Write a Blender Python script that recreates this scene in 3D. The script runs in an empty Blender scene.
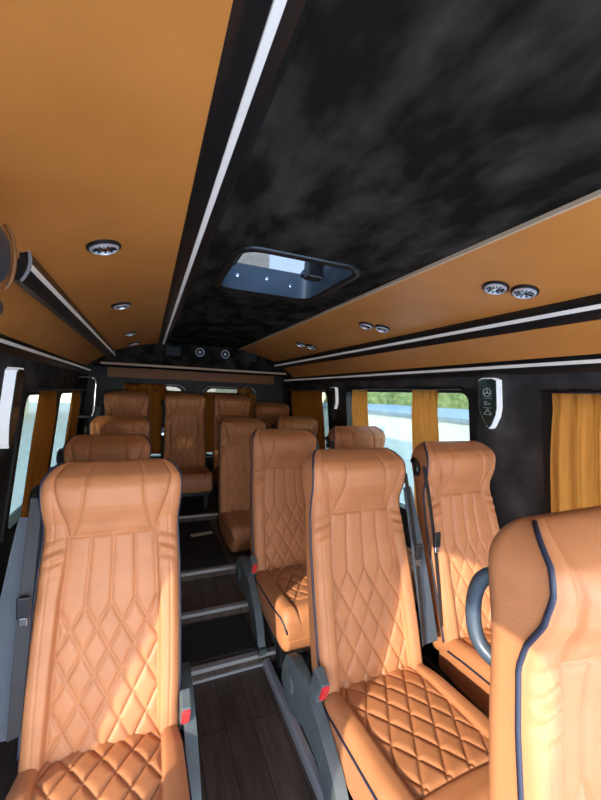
import bpy, bmesh, math, random
import numpy as np
from mathutils import Vector, Matrix
random.seed(7)
sc = bpy.context.scene
COL = sc.collection
CAMH = 1.30
def R(z): return z + CAMH            # heights measured from the eye -> world
rad = math.radians

# ------------------------------------------------------------------ materials
def new_mat(name):
    m = bpy.data.materials.new(name); m.use_nodes = True
    nt = m.node_tree; b = nt.nodes['Principled BSDF']
    return m, nt, b
def pbr(name, col, rough=.5, metal=0., spec=.5, emit=None, estr=0., sheen=0.):
    m, nt, b = new_mat(name)
    b.inputs['Base Color'].default_value = (*col, 1)
    b.inputs['Roughness'].default_value = rough
    b.inputs['Metallic'].default_value = metal
    b.inputs['Specular IOR Level'].default_value = spec
    b.inputs['Sheen Weight'].default_value = sheen
    if emit:
        b.inputs['Emission Color'].default_value = (*emit, 1)
        b.inputs['Emission Strength'].default_value = estr
    return m
def noisy(name, c1, c2, scale, rough=.5, bump=0., bscale=200., lo=.35, hi=.65, spec=.5, metal=0., detail=4, sheen=0., stretch=None):
    m, nt, b = new_mat(name)
    N, L = nt.nodes, nt.links
    tc = N.new('ShaderNodeTexCoord')
    mp = N.new('ShaderNodeMapping')
    if stretch: mp.inputs['Scale'].default_value = stretch
    L.new(tc.outputs['Object'], mp.inputs['Vector'])
    nz = N.new('ShaderNodeTexNoise'); nz.inputs['Scale'].default_value = scale; nz.inputs['Detail'].default_value = detail
    L.new(mp.outputs['Vector'], nz.inputs['Vector'])
    cr = N.new('ShaderNodeValToRGB')
    cr.color_ramp.elements[0].position = lo; cr.color_ramp.elements[0].color = (*c1, 1)
    cr.color_ramp.elements[1].position = hi; cr.color_ramp.elements[1].color = (*c2, 1)
    L.new(nz.outputs['Fac'], cr.inputs['Fac']); L.new(cr.outputs['Color'], b.inputs['Base Color'])
    b.inputs['Roughness'].default_value = rough; b.inputs['Specular IOR Level'].default_value = spec
    b.inputs['Metallic'].default_value = metal; b.inputs['Sheen Weight'].default_value = sheen
    if bump:
        n2 = N.new('ShaderNodeTexNoise'); n2.inputs['Scale'].default_value = bscale; n2.inputs['Detail'].default_value = 3
        L.new(tc.outputs['Object'], n2.inputs['Vector'])
        bp = N.new('ShaderNodeBump'); bp.inputs['Strength'].default_value = bump; bp.inputs['Distance'].default_value = .002
        L.new(n2.outputs['Fac'], bp.inputs['Height']); L.new(bp.outputs['Normal'], b.inputs['Normal'])
    return m
def glass(name, tint=(1,1,1), gl=.06):
    m = bpy.data.materials.new(name); m.use_nodes = True
    nt = m.node_tree; nt.nodes.clear()
    o = nt.nodes.new('ShaderNodeOutputMaterial'); t = nt.nodes.new('ShaderNodeBsdfTransparent'); g = nt.nodes.new('ShaderNodeBsdfGlossy')
    t.inputs['Color'].default_value = (*tint, 1); g.inputs['Roughness'].default_value = .02
    mx = nt.nodes.new('ShaderNodeMixShader'); mx.inputs['Fac'].default_value = gl
    nt.links.new(t.outputs[0], mx.inputs[1]); nt.links.new(g.outputs[0], mx.inputs[2]); nt.links.new(mx.outputs[0], o.inputs[0])
    return m
def cloth(name, col, trans):
    m = bpy.data.materials.new(name); m.use_nodes = True
    nt = m.node_tree; nt.nodes.clear()
    o = nt.nodes.new('ShaderNodeOutputMaterial'); d = nt.nodes.new('ShaderNodeBsdfDiffuse'); t = nt.nodes.new('ShaderNodeBsdfTranslucent')
    tc = nt.nodes.new('ShaderNodeTexCoord'); w = nt.nodes.new('ShaderNodeTexNoise'); w.inputs['Scale'].default_value = 60
    mp = nt.nodes.new('ShaderNodeMapping'); mp.inputs['Scale'].default_value = (1, 1, .1)
    nt.links.new(tc.outputs['Object'], mp.inputs[0]); nt.links.new(mp.outputs[0], w.inputs['Vector'])
    cr = nt.nodes.new('ShaderNodeValToRGB')
    cr.color_ramp.elements[0].color = (*[c*.85 for c in col], 1); cr.color_ramp.elements[1].color = (*[min(1, c*1.1) for c in col], 1)
    nt.links.new(w.outputs['Fac'], cr.inputs[0])
    nt.links.new(cr.outputs[0], d.inputs['Color']); nt.links.new(cr.outputs[0], t.inputs['Color'])
    mx = nt.nodes.new('ShaderNodeMixShader'); mx.inputs['Fac'].default_value = trans
    nt.links.new(d.outputs[0], mx.inputs[1]); nt.links.new(t.outputs[0], mx.inputs[2]); nt.links.new(mx.outputs[0], o.inputs[0])
    return m
def planks(name, c1, c2):
    m, nt, b = new_mat(name); N, L = nt.nodes, nt.links
    tc = N.new('ShaderNodeTexCoord'); mp = N.new('ShaderNodeMapping'); mp.inputs['Rotation'].default_value = (0, 0, math.pi/2)
    L.new(tc.outputs['Object'], mp.inputs[0])
    br = N.new('ShaderNodeTexBrick'); br.inputs['Scale'].default_value = 1
    br.inputs['Brick Width'].default_value = .9; br.inputs['Row Height'].default_value = .105; br.inputs['Mortar Size'].default_value = .002
    br.inputs['Color1'].default_value = (*c1, 1); br.inputs['Color2'].default_value = (*c2, 1); br.inputs['Mortar'].default_value = (.01, .008, .007, 1)
    L.new(mp.outputs[0], br.inputs['Vector'])
    mp2 = N.new('ShaderNodeMapping'); mp2.inputs['Scale'].default_value = (14, 1.5, 1); L.new(tc.outputs['Object'], mp2.inputs[0])
    nz = N.new('ShaderNodeTexNoise'); nz.inputs['Scale'].default_value = 3; nz.inputs['Detail'].default_value = 6; L.new(mp2.outputs[0], nz.inputs['Vector'])
    mx = N.new('ShaderNodeMixRGB'); mx.blend_type = 'MULTIPLY'; mx.inputs['Fac'].default_value = .75
    cr = N.new('ShaderNodeValToRGB'); cr.color_ramp.elements[0].position = .3; cr.color_ramp.elements[0].color = (.35, .33, .32, 1)
    cr.color_ramp.elements[1].position = .7; cr.color_ramp.elements[1].color = (1.25, 1.2, 1.15, 1)
    L.new(nz.outputs['Fac'], cr.inputs[0]); L.new(br.outputs['Color'], mx.inputs[1]); L.new(cr.outputs[0], mx.inputs[2])
    L.new(mx.outputs[0], b.inputs['Base Color']); b.inputs['Roughness'].default_value = .5
    return m

LEATHER = (.455, .182, .074)
M = dict(
    leather=noisy('seat leather', tuple(c*.93 for c in LEATHER), tuple(c*1.06 for c in LEATHER), 9, .5, .25, 260, spec=.35),
    panel=noisy('orange panel leather', (.57, .210, .042), (.63, .238, .050), 6, .42, .2, 240, spec=.4),
    panel_dark=noisy('brown panel leather', (.25, .095, .03), (.29, .11, .035), 6, .5, .2, 240, spec=.3),
    suede=noisy('black suede', (.0135, .0112, .0085), (.060, .050, .040), 11, 1., .3, 500, .40, .78, spec=.0, detail=12, stretch=(1, .55, 1)),
    wall=noisy('dark wall suede', (.034, .031, .030), (.095, .087, .084), 5, .95, .3, 400, .40, .75, spec=.08, detail=8),
    black=pbr('black plastic', (.008, .008, .009), .35, 0, .5),
    rubber=pbr('black rubber', (.006, .006, .0065), .6),
    profile=pbr('black anodised profile', (.012, .014, .014), .28, .3, .6),
    strip=pbr('white light strip', (.86, .80, .70), .4, emit=(1, .95, .9), estr=.04),
    beige=pbr('beige strip', (.62, .42, .26), .5),
    alu=noisy('brushed aluminium', (.30, .31, .32), (.42, .43, .44), 40, .4, metal=.4, stretch=(1, 30, 30)),
    step=pbr('step edging metal', (.42, .42, .42), .35, .4),
    chrome=pbr('chrome', (.85, .85, .86), .08, 1.),
    satin=pbr('satin chrome', (.9, .9, .9), .28, .6),
    lens=pbr('lamp lens', (.86, .86, .86), .3, .0),
    grey=noisy('grey plastic cover', (.072, .090, .092), (.095, .114, .116), 14, .42, .1, 200, spec=.5),
    navy=pbr('navy piping', (.018, .022, .042), .5),
    webbing=noisy('seat belt webbing', (.035, .045, .06), (.055, .068, .085), 30, .6, .4, 500, stretch=(40, 1, 1)),
    belt=pbr('black belt', (.012, .013, .016), .6),
    red=pbr('red button', (.62, .03, .035), .35),
    tube=pbr('grey blue handle tube', (.045, .06, .078), .38, 0, .5),
    floor=planks('dark wood floor', (.066, .045, .034), (.10, .07, .053)),
    mat=noisy('black step mat', (.010, .009, .009), (.019, .017, .016), 20, .75, .2, 300),
    steel=noisy('hatch steel', (.05, .075, .10), (.075, .10, .13), 5, .4, metal=.3),
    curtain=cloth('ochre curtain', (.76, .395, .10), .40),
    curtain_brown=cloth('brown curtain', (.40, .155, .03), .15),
    key=pbr('dark green glass face', (.012, .026, .024), .12, 0, .7),
    icon=pbr('pale grey icon', (.42, .47, .46), .4),
    white=pbr('white lamp edge', (.85, .86, .88), .35, emit=(.95, .97, 1), estr=.15),
    glass=glass('dimming window glass', (.56, .58, .53), .05),  # tint added to cut the daylight through the right windows
    tint_glass=glass('rear dimming glass', (.35, .355, .31), .04),  # heavier tint added to darken the rear of the van
    left_glass=glass('left window glass', (.42, .43, .37), .04),  # tint added to hold down the brightness of the left view
    hatch_glass=glass('hatch glass', (.30, .32, .34), .05),  # tint added so the sky above does not burn out
    paper=pbr('cream paper', (.62, .55, .38), .8),
    render=noisy('pale render', (.74, .75, .66), (.82, .83, .74), 3, .9),
    cream=noisy('cream facade', (.50, .43, .33), (.58, .50, .40), 2, .9),
    slab=noisy('grey blue flat roof', (.24, .30, .35), (.33, .40, .44), 4, .8),
    green=noisy('hedge green', (.13, .20, .06), (.30, .35, .15), 5, .9),
    ground=noisy('pale paving', (.74, .71, .65), (.82, .79, .73), 1.5, .9),
    pane=pbr('dark facade window', (.10, .13, .15), .15),
    door=pbr('dark door panel', (.016, .015, .015), .6),
)

# ------------------------------------------------------------------ geometry helpers
def obj(name, bm, mat, parent=None, loc=None, smooth=None, kind=None):
    me = bpy.data.meshes.new(name)
    bmesh.ops.recalc_face_normals(bm, faces=bm.faces[:])
    bm.to_mesh(me); bm.free()
    return link(name, me, mat, parent, loc, smooth, kind)
def link(name, me, mat, parent=None, loc=None, smooth=None, kind=None):
    if mat and not me.materials: me.materials.append(M[mat])
    if smooth is not None:
        me.polygons.foreach_set('use_smooth', [True]*len(me.polygons))
        if smooth < 180: me.set_sharp_from_angle(angle=rad(smooth))
    o = bpy.data.objects.new(name, me); COL.objects.link(o)
    if parent: o.parent = parent
    if loc: o.location = loc
    if kind: o['kind'] = kind
    return o
def empty(name, loc, label=None, cat=None, group=None, kind=None):
    o = bpy.data.objects.new(name, None); COL.objects.link(o); o.location = loc; o.empty_display_size = .1
    return tag(o, label, cat, group, kind)
def tag(o, label=None, cat=None, group=None, kind=None):
    if label: o['label'] = label
    if cat: o['category'] = cat
    if group: o['group'] = group
    if kind: o['kind'] = kind
    return o
def box(bm, x0, x1, y0, y1, z0, z1, bev=0., seg=2):
    r = bmesh.ops.create_cube(bm, size=1)
    for v in r['verts']:
        v.co = ((x0+x1)/2 + v.co.x*(x1-x0), (y0+y1)/2 + v.co.y*(y1-y0), (z0+z1)/2 + v.co.z*(z1-z0))
    if bev:
        es = list({e for v in r['verts'] for e in v.link_edges})
        bmesh.ops.bevel(bm, geom=es, offset=bev, segments=seg, affect='EDGES', profile=.5)
def hexa(bm, P):     # 8 corners: bottom loop 4, top loop 4
    v = [bm.verts.new(p) for p in P]
    for f in ((0,1,2,3),(4,5,6,7),(0,1,5,4),(1,2,6,5),(2,3,7,6),(3,0,4,7)): bm.faces.new([v[i] for i in f])
def prism(bm, poly, fn, a, b):   # poly 2-D, fn(p, t) -> 3-D
    A = [bm.verts.new(fn(p, a)) for p in poly]; Bv = [bm.verts.new(fn(p, b)) for p in poly]
    n = len(poly)
    bm.faces.new(A); bm.faces.new(Bv[::-1])
    for i in range(n): bm.faces.new((A[i], A[(i+1) % n], Bv[(i+1) % n], Bv[i]))
alongY = lambda p, t: (p[0], t, p[1])
alongX = lambda p, t: (t, p[0], p[1])
def tube(bm, pts, r, seg=10, closed=False):
    pts = [Vector(p) for p in pts]; n = len(pts); rings = []
    prev = None
    for i, p in enumerate(pts):
        a = pts[i-1] if (i or closed) else p; b = pts[(i+1) % n] if (i < n-1 or closed) else p
        t = (b-a).normalized()
        if prev is None:
            u = t.orthogonal().normalized()
        else:
            u = prev - t*prev.dot(t)
            u = u.normalized() if u.length > 1e-6 else t.orthogonal().normalized()
        prev = u; w = t.cross(u)
        rr = r(i/(n-1)) if callable(r) else r
        rings.append([bm.verts.new(p + (u*math.cos(k*2*math.pi/seg) + w*math.sin(k*2*math.pi/seg))*rr) for k in range(seg)])
    m = n if closed else n-1
    for i in range(m):
        A, Bv = rings[i], rings[(i+1) % n]
        for k in range(seg): bm.faces.new((A[k], A[(k+1) % seg], Bv[(k+1) % seg], Bv[k]))
    if not closed: bm.faces.new(rings[0][::-1]); bm.faces.new(rings[-1])
def ribbon(bm, pts, wdir, w, th):     # flat strap along pts, width along wdir
    pts = [Vector(p) for p in pts]; n = len(pts); rings = []
    wd = Vector(wdir).normalized()
    for i, p in enumerate(pts):
        t = (pts[min(i+1, n-1)] - pts[max(i-1, 0)]).normalized()
        w_ = (wd - t*wd.dot(t)).normalized(); nn = t.cross(w_)
        ww = w(i/(n-1)) if callable(w) else w
        rings.append([bm.verts.new(p + w_*(a*ww/2) + nn*(b*th/2)) for a, b in ((-1,-1),(1,-1),(1,1),(-1,1))])
    for i in range(n-1):
        for k in range(4): bm.faces.new((rings[i][k], rings[i][(k+1) % 4], rings[i+1][(k+1) % 4], rings[i+1][k]))
    bm.faces.new(rings[0]); bm.faces.new(rings[-1])
def lathe(bm, prof, seg=32, mtx=None):
    rings = []
    for r, z in prof:
        rings.append([bm.verts.new((mtx or Matrix()) @ Vector((r*math.cos(a), r*math.sin(a), z))) for a in [k*2*math.pi/seg for k in range(seg)]])
    for A, Bv in zip(rings, rings[1:]):
        for k in range(seg): bm.faces.new((A[k], A[(k+1) % seg], Bv[(k+1) % seg], Bv[k]))
    bm.faces.new(rings[0]); bm.faces.new(rings[-1])
def bez(P, n=16):       # smooth Catmull-Rom through points
    P = [Vector(p) for p in P]; out = []
    Q = [P[0]*2-P[1]] + P + [P[-1]*2-P[-2]]
    for i in range(len(P)-1):
        a, b, c, d = Q[i:i+4]
        for k in range(n):
            t = k/n
            out.append(.5*((2*b) + (c-a)*t + (2*a-5*b+4*c-d)*t*t + (3*b-a-3*c+d)*t**3))
    out.append(P[-1]); return out
def nb(): return bmesh.new()

# ------------------------------------------------------------------ van shell
XC = .51
def hw(zr): return 1.098 - .10*min(zr, .17)          # half width of the body at eye-relative height
def wx(side, zr, off=0.): return XC + side*(hw(zr) + off)
Y0, Y1 = -.62, 4.45
ZT = .172; ZB = -1.36
CZ = .475                                              # ceiling height
CL, CR = .135, .905                                    # ceiling panel edges
UL, UR, UZ = -.313, 1.334, .335                         # upper light strips
# floor: five levels
STEPS = [(-.62, 1.62, -1.30), (1.62, 1.965, -1.25), (1.965, 2.32, -1.20), (2.32, 3.24, -1.15), (3.24, 4.5, -1.10)]
bm = nb()
for a, b, z in STEPS: box(bm, XC-1.24, XC+1.24, a, b, R(-1.42), R(z))
fl = obj('floor', bm, 'floor', kind='structure')
k = 0
for a, b, z in STEPS[1:]:
    bm = nb(); k += 1
    prism(bm, [(a-.006, R(z)-.014), (a+.022, R(z)-.001), (a+.022, R(z)+.004), (a-.006, R(z)+.004)], alongX, XC-.33, XC+.32)
    obj('trim_%d' % k, bm, 'step', kind='structure')
bm = nb(); box(bm, XC-.33, XC+.06, 1.606, 1.618, R(-1.30), R(-1.288)); obj('trim_5', bm, 'step', kind='structure')
def mat_pad(y0, y1, z, n, label):
    bm = nb(); box(bm, .13, .535, y0, y1, R(z), R(z)+.005, .002, 1)
    return tag(obj('step_mat', bm, 'mat'), label, 'floor mat', 'dark mats on the aisle steps')
mat_pad(1.665, 1.95, -1.25, 0, 'dark mat on the lowest step of the aisle')
mat_pad(2.365, 3.22, -1.15, 0, 'long black aisle mat under the cream paper slip')
# side rail of the aisle, along the right seats
bm = nb(); prism(bm, [(.54, R(-1.30)), (.575, R(-1.30)), (.575, R(-1.272)), (.568, R(-1.262)), (.548, R(-1.262)), (.54, R(-1.272))], alongY, -.6, 1.60)
obj('trim_6', bm, 'alu', kind='structure')
bm = nb(); box(bm, .58, XC+1.2, -.6, 1.60, R(-1.30), R(-1.292)); tag(obj('floor_covering', bm, 'black'), 'black shiny floor covering under the right hand seats', 'floor covering')

# side walls with window openings
# first two on the left: unseen door openings, shaped to throw the sun patches
OPEN = {-1: [(-.515, .115, -.95, .13), (.42, .812, -1.0, -.06), (2.26, 2.99, -.80, -.045), (3.06, 4.02, -.80, -.045)],
         1: [(-.50, 1.015, -.80, .04), (1.395, 2.76, -.80, .055), (3.06, 4.06, -.80, .045)]}
TH = .055
def wall_block(bm, s, y0, y1, za, zb):
    P = []
    for z in (za, zb):
        P += [(wx(s, z), y0, R(z)), (wx(s, z, TH), y0, R(z)), (wx(s, z, TH), y1, R(z)), (wx(s, z), y1, R(z))]
    hexa(bm, P)
def rrect(y0, y1, z0, z1, r, n=6):
    out = []
    for cy, cz, a0 in ((y1-r, z1-r, 0), (y0+r, z1-r, 90), (y0+r, z0+r, 180), (y1-r, z0+r, 270)):
        for k in range(n+1):
            a = rad(a0 + 90*k/n); out.append((cy + r*math.cos(a), cz + r*math.sin(a)))
    return out
wn = 0
for s, nm in ((-1, 'wall_left'), (1, 'wall_right')):
    bm = nb(); y = Y0
    for (a, b, z0, z1) in OPEN[s]:
        wall_block(bm, s, y, a, ZB, ZT)
        wall_block(bm, s, a, b, ZB, z0); wall_block(bm, s, a, b, z1, ZT)
        y = b
    wall_block(bm, s, y, Y1, ZB, ZT)
    obj(nm, bm, 'wall', kind='structure')
    for (a, b, z0, z1) in OPEN[s]:
        wn += 1
        w = empty('window_%d' % wn, (0, 0, 0), kind='structure')
        bm = nb()
        inner = rrect(a+.03, b-.03, z0+.03, z1-.012, .055); outer = rrect(a-.015, b+.015, z0-.015, z1+.012, .02)
        offs = [(-.012, -.012), (TH+.004, TH+.004)]
        rings = []
        for off in (-.012, TH+.004):
            rings.append([[bm.verts.new((wx(s, z, off), y_, R(z))) for y_, z in q] for q in (inner, outer)])
        n = len(inner)
        for i in range(n):
            j = (i+1) % n
            bm.faces.new((rings[0][0][i], rings[0][0][j], rings[0][1][j], rings[0][1][i]))
            bm.faces.new((rings[1][0][i], rings[1][0][j], rings[1][1][j], rings[1][1][i]))
            bm.faces.new((rings[0][0][i], rings[0][0][j], rings[1][0][j], rings[1][0][i]))
            bm.faces.new((rings[0][1][i], rings[0][1][j], rings[1][1][j], rings[1][1][i]))
        obj('window_frame', bm, 'rubber', w)
        if not (s == -1 and b < 1):
            bm = nb(); wall_block(bm, s, a+.01, b-.01, z0+.01, z1-.006)
            for v in bm.verts:           # thin pane in the middle of the wall
                zz = v.co.z - CAMH; mid = wx(s, zz, .03); v.co.x = mid + (.003 if v.co.x > mid else -.003)
            obj('glass_pane', bm, 'left_glass' if s < 0 else 'glass' if a < 3 else 'tint_glass', w)
# ceiling with hatch opening
HX0, HX1, HY0, HY1 = .275, .715, 1.16, 1.635
bm = nb()
ca, cb = CL-.06, CR+.05
box(bm, ca, HX0, Y0, Y1, R(CZ), R(CZ)+.05); box(bm, HX1, cb, Y0, Y1, R(CZ), R(CZ)+.05)
box(bm, HX0, HX1, Y0, HY0, R(CZ), R(CZ)+.05); box(bm, HX0, HX1, HY1, Y1, R(CZ), R(CZ)+.05)
obj('ceiling', bm, 'suede', kind='structure')
# orange ceiling flanks and overhead panels (bent leather-covered boards)
def board(name, pts, y0, y1, mat, th=.03, up=(0, 1)):
    bm = nb(); q = list(pts) + [(x + up[0]*th, z + up[1]*th) for x, z in reversed(pts)]
    prism(bm, [(x, R(z)) for x, z in q], alongY, y0, y1)
    return obj(name, bm, mat, kind='structure', smooth=30)
def arc(p, q, bulge, n=8):
    out = []
    for k in range(n+1):
        t = k/n; x = p[0]+(q[0]-p[0])*t; z = p[1]+(q[1]-p[1])*t
        dx, dz = q[0]-p[0], q[1]-p[1]; l = math.hypot(dx, dz)
        h = 4*t*(1-t)*bulge; out.append((x - dz/l*h, z + dx/l*h))
    return out
board('trim_7', arc((UL-.01, UZ+.015), (CL-.052, CZ-.012), .012), Y0, 3.88, 'panel')
board('trim_8', arc((CR, CZ-.004), (UR+.01, UZ+.015), .012), Y0, 3.88, 'panel')
board('trim_9', arc((wx(-1, ZT)+.012, ZT+.01), (UL-.012, UZ), .014), Y0, 3.9, 'panel')
board('trim_10', arc((UR+.012, UZ), (wx(1, ZT)-.012, ZT+.01), .014), Y0, 3.9, 'panel')
# roof skin above the boards so no daylight leaks in
bm = nb()
sk = [(wx(-1, ZT, TH), ZT-.01), (wx(-1, ZT, .02), .36), (-.2, .53), (ca-.02, .56), (ca-.02, .60), (-.25, .58), (wx(-1, ZT, .07), .40), (wx(-1, ZT, TH+.03), ZT-.01)]
prism(bm, [(x, R(z)) for x, z in sk], alongY, Y0, Y1)
prism(bm, [(2*XC-x, R(z)) for x, z in sk], alongY, Y0, Y1)
box(bm, ca-.03, HX0-.02, Y0, Y1, R(CZ)+.055, R(.60)); box(bm, HX1+.02, 2*XC-ca+.03, Y0, Y1, R(CZ)+.055, R(.60))
box(bm, HX0-.02, HX1+.02, Y0, HY0-.02, R(CZ)+.055, R(.60)); box(bm, HX0-.02, HX1+.02, HY1+.02, Y1, R(CZ)+.055, R(.60))
obj('roof', bm, 'door', kind='structure')
# thin bright bead along the right edge of the ceiling
bm = nb(); box(bm, CR-.006, CR+.004, Y0, 3.88, R(CZ)-.012, R(CZ)+.0); obj('trim_11', bm, 'beige', kind='structure')

# ---- aluminium light-strip profiles
def strip_light(name, body, diff, y0, y1, label, endcap=None):
    root = empty(name, (0, y0, 0), label, 'light strip', 'light strips along the ceiling')
    bm = nb(); prism(bm, [(x, R(z)) for x, z in body], alongY, 0, y1-y0); obj('profile', bm, 'profile', root, smooth=25)
    bm = nb(); prism(bm, [(x, R(z)) for x, z in diff], alongY, .001, y1-y0-.001); obj('diffuser', bm, 'strip', root)
    if endcap:
        bm = nb(); prism(bm, [(x, R(z)) for x, z in endcap], alongY, -.004, 0); obj('end_cap', bm, 'alu', root)
    return root
def off(poly, cx, cz, sx=1, sz=1): return [(cx + x*sx, cz + z*sz) for x, z in poly]
# ceiling channel on the left of the suede panel
ch = [(CL-.058, CZ-.012), (CL-.045, CZ-.016), (CL-.026, CZ-.014), (CL-.006, CZ-.014), (CL+.02, CZ-.02), (CL+.034, CZ-.008), (CL+.036, CZ-.001), (CL-.058, CZ-.001)]
strip_light('ceiling_light_strip', ch, [(CL-.013, CZ-.020), (CL-.000, CZ-.020), (CL-.000, CZ-.0135), (CL-.013, CZ-.0135)], Y0, 3.88,
            'long white ceiling strip between the orange left panel and the black suede')
# upper side strips: bulging black profile with the light line in the middle
def side_profile(s, x0, z0, H, tilt):
    # arc in the (x, z) plane facing the aisle
    out = []; n = 10
    for k in range(n+1):
        t = -1 + 2*k/n; out.append((-.012*(1-t*t) - .004, H*t))
    out += [(.022, H), (.022, -H)]
    ca_, sa_ = math.cos(rad(tilt)), math.sin(rad(tilt))
    f = lambda x, z: (x0 + s*(x*ca_ - z*sa_), z0 + x*sa_ + z*ca_)
    return [f(x, z) for x, z in out], [f(x, z) for x, z in ((-.019, -.0075), (-.019, .0075), (-.012, .0075), (-.012, -.0075))], f
b_, d_, f_ = side_profile(-1, UL-.004, .320, .045, 9)
cap = [f_(x, z) for x, z in [(-.012*(1-t*t)-.008, .046*t) for t in [-1+2*k/10 for k in range(11)]]] + [f_(-.002-.010*(1-t*t), .044*t) for t in [1-2*k/10 for k in range(11)]]
cap2 = cap
strip_light('overhead_light_strip', b_, d_, 1.18, 3.88, 'left upper light strip whose cut aluminium end faces the camera', cap2)
b_, d_, f_ = side_profile(1, UR, .322, .042, 14)
strip_light('overhead_light_strip', b_, d_, Y0, 3.88, 'right upper white light strip just below the pairs of downlights')
b_, d_, f_ = side_profile(-1, wx(-1, ZT)+.014, ZT-.000, .044, 8)
strip_light('wall_light_strip', b_, d_, .9, 4.2, 'left lower light strip just above the left windows')
b_, d_, f_ = side_profile(1, wx(1, ZT)-.014, ZT-.0, .042, 8)
strip_light('wall_light_strip', b_, d_, Y0, 4.2, 'right lower white light strip just above the right windows')

# dark rounded overhead pod at the left picture edge, hung under the orange panel
pod = empty('overhead_pod', (-.33, .80, R(.19)), 'dark rounded overhead pod at the upper left picture edge', 'overhead pod')
bm = nb(); box(bm, -.19, .095, -.30, .05, -.025, .105, .05, 6); obj('housing', bm, 'tube', pod, smooth=180)
bm = nb(); box(bm, -.19, .085, -.28, .03, -.075, -.032, .02, 4); obj('lower_tray', bm, 'tube', pod, smooth=180)
bm = nb(); box(bm, -.16, .04, -.2, .0, .09, .155); obj('mounting', bm, 'rubber', pod)
bm = nb(); tube(bm, [(.097*math.cos(a)*.2+.078, .02, .04+.06*math.sin(a)) for a in [rad(-80+16*k) for k in range(11)]], .004, 8); obj('edge_bead', bm, 'panel_dark', pod, smooth=180)

# ---- rear of the van
bm = nb()
RB = 4.32
pts = [(-.62, .48), (-.62, .235), (1.64, .235), (1.64, .48)]
prism(bm, [(-.50, R(.22)), (1.52, R(.22)), (1.52, R(.30)), (1.30, R(.50)), (-.28, R(.50)), (-.50, R(.30))], alongY, 3.885, 4.2)
obj('rear_header', bm, 'suede', kind='structure')
bm = nb(); box(bm, -.42, 1.46, 3.868, 3.884, R(.222), R(.244), .004); obj('trim_13', bm, 'beige', kind='structure')
# speakers on the header
def speaker(x, z, r, label, dim=False):
    root = empty('header_speaker', (x, 3.884, R(z)), label, 'speaker', 'round speakers on the rear header')
    rot = Matrix.Rotation(rad(90), 4, 'X')
    bm = nb(); lathe(bm, [(r, 0), (r, .010), (r*.9, .014), (r*.82, .010), (r*.82, 0)], 28, rot); obj('bezel', bm, 'lens', root, smooth=40)
    bm = nb(); lathe(bm, [(r*.82, .001), (r*.82, .006), (r*.3, .003)], 28, rot); obj('cone', bm, 'rubber', root, smooth=40)
    bm = nb(); lathe(bm, [(r*.32, .003), (r*.3, .010), (r*.1, .013)], 20, rot); obj('dust_cap', bm, 'rubber' if dim else 'lens', root, smooth=60)
speaker(.49, .405, .045, 'left of the two bright-ringed speakers on the black rear header')
speaker(.755, .405, .045, 'right of the two bright-ringed speakers on the black rear header')
def vent(x, z, label):
    root = empty('header_vent', (x, 3.884, R(z)), label, 'vent', 'dark vents on the rear header')
    bm = nb(); box(bm, -.075, .075, -.012, 0, -.05, .05, .006); obj('housing', bm, 'rubber', root)
    for i in range(4):
        bm = nb(); box(bm, -.06, .06, -.018, -.011, -.036+i*.02, -.030+i*.02); obj('slat', bm, 'profile', root)
vent(.225, .395, 'dark slatted vent left of the header speakers')
vent(1.03, .395, 'dark slatted vent right of the header speakers')
# rear wall: two door leaves
bm = nb()
box(bm, -.70, 1.75, RB, RB+.06, R(ZB), R(-.78)); box(bm, -.70, 1.75, RB, RB+.06, R(.055), R(.60))
for a, b in ((-.70, -.25), (.40, .59), (1.24, 1.75)): box(bm, a, b, RB, RB+.06, R(-.78), R(.055))
obj('wall_rear', bm, 'door', kind='structure')
for i, (a, b) in enumerate(((-.25, .40), (.59, 1.24))):
    w = empty('window_%d' % (20+i), (0, 0, 0), kind='structure')
    bm = nb()
    inner = rrect(a+.025, b-.025, -.755, .035, .10, 8); outer = rrect(a-.02, b+.02, -.80, .075, .06, 8)
    rr = [[[bm.verts.new((x, y, R(z))) for x, z in q] for q in (inner, outer)] for y in (RB-.012, RB+.065)]
    n = len(inner)
    for t in range(n):
        j = (t+1) % n
        for L_ in rr: bm.faces.new((L_[0][t], L_[0][j], L_[1][j], L_[1][t]))
        for q in (0, 1): bm.faces.new((rr[0][q][t], rr[0][q][j], rr[1][q][j], rr[1][q][t]))
    obj('window_frame', bm, 'rubber', w)
    bm = nb(); tube(bm, [(x, RB-.016, R(z)) for x, z in rrect(a+.005, b-.005, -.775, .055, .085, 8)], .006, 6, True); obj('frame_bead', bm, 'alu', w, smooth=180)
    bm = nb(); box(bm, a+.01, b-.01, RB+.028, RB+.034, R(-.77), R(.05)); obj('glass_pane', bm, 'tint_glass', w)
bm = nb(); box(bm, -.40, 1.46, RB-.03, RB-.001, R(.115), R(.221), .006); obj('trim_14', bm, 'panel_dark', kind='structure')
bm = nb(); box(bm, .475, .515, RB-.02, RB-.001, R(-.9), R(.112), .004); obj('trim_15', bm, 'rubber', kind='structure')
# unseen header over the open front, lowered to limit sky light on seats
bm = nb(); box(bm, -.62, 1.64, Y0-.02, Y0+.02, R(.08), R(.60)); obj('wall_front', bm, 'door', kind='structure')

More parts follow.
